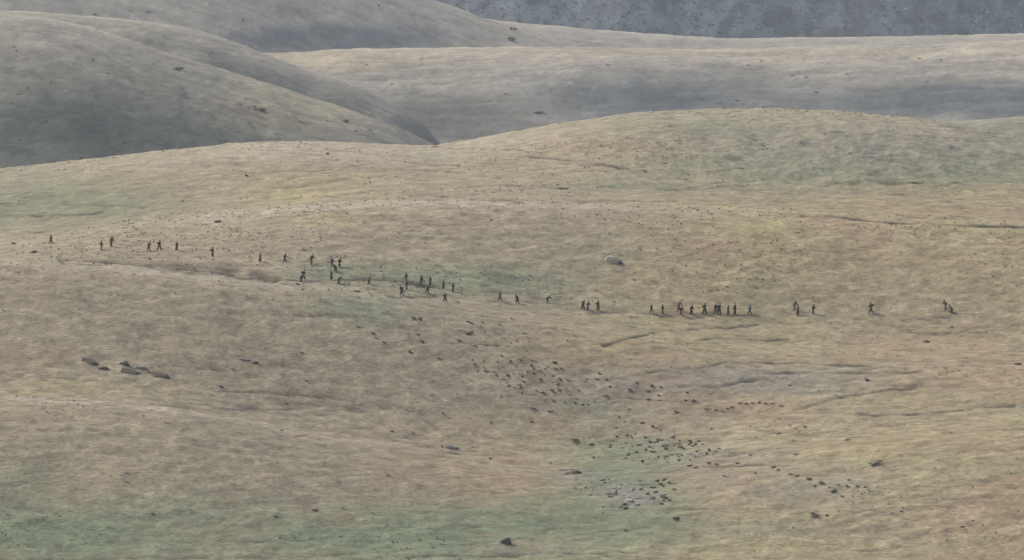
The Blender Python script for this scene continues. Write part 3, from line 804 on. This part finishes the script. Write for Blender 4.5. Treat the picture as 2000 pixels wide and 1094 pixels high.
def skin_mesh(name, verts, edges, radii, mat, root=0, level=1):
    me = bpy.data.meshes.new(name + '_frame'); me.from_pydata(verts, edges, [])
    ob = bpy.data.objects.new(name + '_frame', me); COL.objects.link(ob)
    ob.modifiers.new('skin', 'SKIN')
    for i, r in enumerate(radii):
        sv = me.skin_vertices[0].data[i]
        sv.radius = r if isinstance(r, tuple) else (r, r); sv.use_root = (i == root)
    s = ob.modifiers.new('sub', 'SUBSURF'); s.levels = level; s.render_levels = level
    dg = bpy.context.evaluated_depsgraph_get()
    out = bpy.data.meshes.new_from_object(ob.evaluated_get(dg)); out.name = name
    out.materials.clear(); out.materials.append(mat)
    out.polygons.foreach_set('use_smooth', [True] * len(out.polygons))
    bpy.data.objects.remove(ob); bpy.data.meshes.remove(me)
    return out

def person_meshes(stride, lean, armswing, bend, crouch=0.0):
    """facing +X. stride: hip swing, lean: trunk, 1.75 m tall"""
    hip_z = 0.92 - crouch - 0.06 * abs(stride)
    def up(h, fwd=0.0, side=0.0):               # point on the leaning trunk, h above the hips
        return (h * math.sin(lean) + fwd * math.cos(lean), side, hip_z + h * math.cos(lean) - fwd * math.sin(lean))
    def leg(sgn, sw, kb):
        a = sw; L1, L2 = 0.43, 0.43
        hip = (0, 0.095 * sgn, hip_z - 0.02)
        kn = (hip[0] + L1 * math.sin(a + kb * 0.5), 0.10 * sgn, hip[2] - L1 * math.cos(a + kb * 0.5))
        an_x = kn[0] + L2 * math.sin(a - kb * 0.7); an_z = kn[2] - L2 * math.cos(a - kb * 0.7)
        return hip, kn, (an_x, 0.10 * sgn, max(0.085, an_z))
    legs = [leg(1, stride, bend), leg(-1, -stride, bend * 0.6 + 0.05)]
    lowest = min(l[2][2] for l in legs) - 0.085
    def arm(sgn, sw):
        sh = up(0.50, 0, 0.20 * sgn)
        el = (sh[0] + 0.29 * math.sin(sw), 0.25 * sgn, sh[2] - 0.29 * math.cos(sw))
        wr = (el[0] + 0.25 * math.sin(sw + 0.5), 0.24 * sgn, el[2] - 0.25 * math.cos(sw + 0.5))
        return sh, el, wr
    arms = [arm(1, -armswing), arm(-1, armswing)]
    # body: pelvis, trunk, neck, head, arms with hands and fingers, legs with feet - one surface
    V = [up(0), up(0.22), up(0.44), up(0.545), up(0.60, 0.012), up(0.665, 0.03), up(0.745, 0.03), up(0.80, 0.02), up(0.685, 0.125)]
    E = [(0, 1), (1, 2), (2, 3), (3, 4), (4, 5), (5, 6), (6, 7), (5, 8)]
    Rr = [(.12, .12), (.11, .11), (.12, .13), (.07, .07), (.060, .060), (.085, .095), (.088, .105), (.06, .07), (.016, .02)]
    for sh, el, wr in arms:
        i = len(V); hd = (wr[0] + 0.06 * math.sin(0.6), wr[1], wr[2] - 0.07)
        V += [sh, el, wr, hd]; E += [(2, i), (i, i + 1), (i + 1, i + 2), (i + 2, i + 3)]; Rr += [.055, .040, .028, (.022, .036)]
        for f, (dx, l) in enumerate(((-.028, .07), (-.010, .085), (.010, .08), (.028, .065))):
            j = len(V); V.append((hd[0] + dx + .012, hd[1] * 0.985, hd[2] - l)); E.append((i + 3, j)); Rr.append(.009)
        j = len(V); V.append((hd[0] + .055, hd[1] * 0.96, hd[2] - .02)); E.append((i + 2, j)); Rr.append(.010)
    for hip, kn, an in legs:
        i = len(V); V += [hip, kn, an, (an[0] + 0.16, an[1], an[2] - 0.05)]
        E += [(0, i), (i, i + 1), (i + 1, i + 2), (i + 2, i + 3)]; Rr += [.075, .055, .038, .035]
    sh_ = lambda p: (p[0], p[1], p[2] - lowest)
    V = [sh_(p) for p in V]
    legs = [tuple(sh_(p) for p in l) for l in legs]; arms = [tuple(sh_(p) for p in a) for a in arms]
    up0 = up; up = lambda *a, **k: sh_(up0(*a, **k))
    out = {'body': skin_mesh('body', V, E, Rr, M_skin)}
    V = [up(-.20), up(.05), up(.25), up(.43), up(.555)]; E = [(0, 1), (1, 2), (2, 3), (3, 4)]; Rr = [(.185, .21), (.175, .19), (.18, .20), (.17, .20), (.095, .10)]
    pieces = [skin_mesh('jacket', V, E, Rr, CLOTH['black'])]
    for sh, el, wr in arms:
        pieces.append(skin_mesh('sleeve', [(sh[0], sh[1] * 0.2, sh[2] + .01), (sh[0], sh[1] * 0.7, sh[2] - .005), (sh[0], sh[1], sh[2] - .05), el, wr],
                                [(0, 1), (1, 2), (2, 3), (3, 4)], [.10, .10, .10, .082, .06], CLOTH['black']))
    bmj = bmesh.new()
    for q in pieces: bmj.from_mesh(q)
    bmj.to_mesh(pieces[0]); bmj.free()
    pieces[0].polygons.foreach_set('use_smooth', [True] * len(pieces[0].polygons))
    out['jacket'] = pieces[0]
    V = [up(.06), up(-.02)]; E = [(0, 1)]; Rr = [.14, .13]
    for hip, kn, an in legs:
        i = len(V); V += [(hip[0], hip[1], hip[2] - .08), kn, (an[0], an[1], an[2] + .02)]; E += [(1, i), (i, i + 1), (i + 1, i + 2)]; Rr += [.135, .112, .092]
    out['trousers'] = skin_mesh('trousers', V, E, Rr, CLOTH['black'])
    for n_, (hip, kn, an) in zip(('shoe_a', 'shoe_b'), legs):
        out[n_] = skin_mesh('shoe', [(an[0] - .04, an[1], an[2] - .045), (an[0] + .07, an[1], an[2] - .045), (an[0] + .19, an[1], an[2] - .055)], [(0, 1), (1, 2)], [.055, .05, .038], M_shoe)
    out['hair'] = skin_mesh('hair', [up(.66, -.04), up(.74, -.025), up(.80, .0), up(.805, .07)], [(0, 1), (1, 2), (2, 3)], [.085, .105, .09, .045], M_hair)
    out['backpack'] = skin_mesh('backpack', [up(.08, -.23), up(.28, -.25), up(.48, -.21)], [(0, 1), (1, 2)], [(.17, .12), (.18, .14), (.13, .10)], CLOTH['brown'])
    return out

POSES = [person_meshes(0.30, 0.10, 0.32, 0.15), person_meshes(-0.25, 0.18, -0.3, 0.2), person_meshes(0.12, 0.05, 0.1, 0.05),
         person_meshes(0.22, 0.34, 0.35, 0.3), person_meshes(0.15, 0.62, 0.6, 0.5, 0.12)]

protos = []
def place_person(u, vf, hpx, pose, jacket, trousers, pack, face, label, group):
    """feet at photo pixel (u, vf); face: heading in degrees, 0 = to the right"""
    p = hit(u, vf)
    P = POSES[pose]
    root = bpy.data.objects.new('person', None); COL.objects.link(root)
    root.empty_display_size = 0.5
    root.location = p - Vector((0, 0, 0.03)); root.rotation_euler = (0, 0, math.radians(face + random.uniform(-38, 38)))
    s = max(0.88, min(1.08, hpx * p.y * MPX / (1.78 if pose < 3 else 1.6)))
    root.scale = (s * 1.24, s * 1.24, s)
    tag(root, label, 'person', group)
    for key in ('body', 'jacket', 'trousers', 'shoe_a', 'shoe_b', 'hair') + (('backpack',) if pack else ()):
        o = bpy.data.objects.new('shoe' if key.startswith('shoe') else key, P[key]); COL.objects.link(o); o.parent = root
        mat = {'jacket': CLOTH[jacket], 'trousers': CLOTH[trousers], 'backpack': CLOTH[pack] if pack else None}.get(key)
        if mat:
            o.material_slots[0].link = 'OBJECT'; o.material_slots[0].material = mat

GL = 'walkers strung out along the pale left slope'
GM = 'walkers bunched on the green ground left of centre'
GR = 'walkers in the long row across the right half'
W = [
 (99, 476, 19, 0, 'brown', 'black', None, 0, 'dark-clothed walker at the far left, first person right of the round black bush', GL),
 (198, 488, 19, 2, 'olive', 'olive', 'olive', 20, 'olive-clothed walker, left and lower of the pair below the left crest', GL),
 (217, 482, 22, 1, 'olive', 'brown', None, -10, 'slim walker, right and higher of the pair below the left crest', GL),
 (290, 490, 19, 3, 'brown', 'brown', None, 0, 'leaning walker, left of a pair with a black-clothed one on the left slope', GL),
 (311, 489, 21, 0, 'black', 'brown', 'black', 0, 'black-clothed walker with a pack, right one of the pair on the left slope', GL),
 (345, 490, 19, 2, 'brown', 'brown', None, 0, 'slim walker alone between the left slope pair and the walker near the path bend', GL),
 (415, 501, 20, 2, 'brown', 'black', 'brown', 0, 'stout brown-clothed walker alone at the right end of the left slope file', GL),
 (508, 512, 17, 2, 'tan', 'brown', None, 0, 'faint tan walker, first of the loose file leading to the green patch', GM),
 (556, 512, 19, 1, 'black', 'black', None, 0, 'dark walker, second of the loose file leading to the green patch', GM),
 (608, 516, 19, 3, 'black', 'brown', None, 0, 'walker at the top edge of the bluish-green patch, right of the loose file', GM),
 (648, 521, 17, 2, 'black', 'green', None, 0, 'left one of two close walkers at the top left of the green patch', GM),
 (663, 522, 17, 1, 'black', 'black', 'black', 0, 'walker with a pack, right of two close ones at the green patch top', GM),
 (656, 531, 15, 4, 'black', 'green', None, 180, 'stooping walker just below the two close walkers of the green patch', GM),
 (592, 546, 19, 3, 'black', 'black', 'black', 0, 'blackest walker with a pack, upper of two overlapping at the path bend', GM),
 (587, 551, 17, 4, 'green', 'black', None, 0, 'stooping walker, lower of two overlapping at the path bend', GM),
 (647, 547, 18, 2, 'green', 'green', None, 0, 'greenish hard-to-see walker standing left in the green patch', GM),
 (661, 554, 15, 4, 'brown', 'brown', None, 0, 'brown stooping walker at the lower edge of the green patch, left part', GM),
 (720, 555, 16, 3, 'tan', 'brown', None, 0, 'tan-topped walker alone between the two parts of the green patch', GM),
 (793, 550, 18, 2, 'green', 'green', None, 0, 'dark green walker, top one of the three at the left of the cluster', GM),
 (794, 566, 16, 2, 'brown', 'brown', None, 0, 'brown walker, middle one of the three at the left of the cluster', GM),
 (785, 577, 19, 3, 'black', 'black', 'brown', 180, 'black walker leaning left, lowest of the three at the left of the cluster', GM),
 (822, 556, 15, 3, 'black', 'grey', None, 0, 'short dark walker in the middle of the cluster, left of a brown one', GM),
 (840, 558, 18, 2, 'brown', 'brown', None, 0, 'brown upright walker in the upper middle of the cluster', GM),
 (834, 573, 17, 3, 'brown', 'brown', None, 0, 'leaning walker directly below the brown upright one of the cluster', GM),
 (866, 565, 17, 2, 'green', 'brown', None, 0, 'dark greenish walker, upper left of the three at the right of the cluster', GM),
 (885, 570, 17, 2, 'green', 'green', None, 0, 'small walker, rightmost of the three at the right of the cluster', GM),
 (869, 590, 19, 0, 'black', 'green', 'black', 0, 'broad black walker with a pack, lowest of the whole cluster', GM),
 (976, 588, 19, 0, 'brown', 'brown', None, 0, 'lone brown walker between the cluster and the green patch end', GM),
 (1011, 593, 18, 3, 'green', 'green', None, 180, 'lone dark green walker, second right of the cluster', GM),
 (1069, 592, 15, 4, 'green', 'brown', None, 0, 'stooping walker at the right end of the green patch', GM),
 (1138, 604, 18, 3, 'black', 'black', None, 0, 'left one of three close walkers right of the green patch', GR),
 (1148, 606, 17, 1, 'brown', 'brown', None, 0, 'middle one of three close walkers right of the green patch, lower', GR),
 (1168, 607, 22, 2, 'black', 'brown', 'brown', 0, 'right and tallest one of three close walkers right of the green patch', GR),
 (1272, 612, 19, 0, 'black', 'grey', None, 0, 'first from the left in the long row right of centre, with a gap before it', GR),
 (1294, 613, 19, 2, 'black', 'grey', None, 0, 'second walker in the long row, above a tiny dry bush', GR),
 (1325, 607, 20, 3, 'rust', 'brown', None, 0, 'walker in a rust-coloured top, upper of two overlapping in the long row', GR),
 (1330, 616, 19, 1, 'black', 'olive', None, 0, 'dark walker overlapping the rust-coloured one in the long row', GR),
 (1350, 615, 22, 1, 'black', 'black', None, 0, 'slim black walker leaning right, next after the overlapping pair', GR),
 (1376, 614, 23, 0, 'black', 'green', 'black', 0, 'tall walker with a pack right of the slim black one in the long row', GR),
 (1397, 614, 22, 0, 'black', 'olive', None, 0, 'left one of two tightly packed black walkers in the long row', GR),
 (1404, 614, 24, 1, 'black', 'black', 'black', 0, 'right one of two tightly packed black walkers, with a pack', GR),
 (1422, 614, 20, 2, 'tan', 'olive', None, 0, 'faint tan-topped walker just left of the tall slim one in the long row', GR),
 (1435, 615, 24, 2, 'black', 'black', None, 0, 'tall slim black walker right of the faint tan one', GR),
 (1464, 615, 21, 0, 'grey', 'grey', None, 0, 'grey walker closing the tight part of the long row at right', GR),
 (1551, 607, 20, 3, 'brown', 'tan', None, 0, 'left one of the brown pair right of the tight row, standing higher', GR),
 (1558, 616, 22, 2, 'rust', 'brown', None, 0, 'reddish-brown walker, right and lower one of the brown pair', GR),
 (1588, 614, 21, 1, 'brown', 'brown', None, 0, 'slim brown walker just right of the brown pair', GR),
 (1701, 612, 24, 0, 'brown', 'brown', 'brown', 180, 'lone brown walker with a bulging pack, second from the right end', GR),
 (1847, 606, 20, 3, 'olive', 'tan', 'pale', 180, 'rightmost pair, upper walker carrying a pale pack', GR),
 (1859, 612, 19, 4, 'tan', 'grey', None, 180, 'rightmost walker of all, stooping behind the pale pack', GR),
]
for a in W:
    place_person(*a)

# ------------------------------------------------------------------ haze
bm = bmesh.new(); bmesh.ops.create_cube(bm, size=1.0)
me = bpy.data.meshes.new('haze'); bm.to_mesh(me); bm.free()
hz = bpy.data.objects.new('haze', me); COL.objects.link(hz)
zlo, zhi = 30.0, 560.0
hz.scale = (18400, 18400, zhi - zlo); hz.location = (0, 3000, (zhi + zlo) / 2)
m = bpy.data.materials.new('haze_air'); m.use_nodes = True
t = m.node_tree; t.nodes.remove(t.nodes['Principled BSDF'])
pv = t.nodes.new('ShaderNodeVolumePrincipled')
pv.inputs['Color'].default_value = (0.74, 0.82, 0.92, 1)
pv.inputs['Density'].default_value = HAZE_DENSITY
pv.inputs['Anisotropy'].default_value = 0.1
t.links.new(pv.outputs[0], t.nodes['Material Output'].inputs['Volume'])
me.materials.append(m)
hz['kind'] = 'stuff'; tag(hz, 'thin pale haze over the whole valley', 'haze')
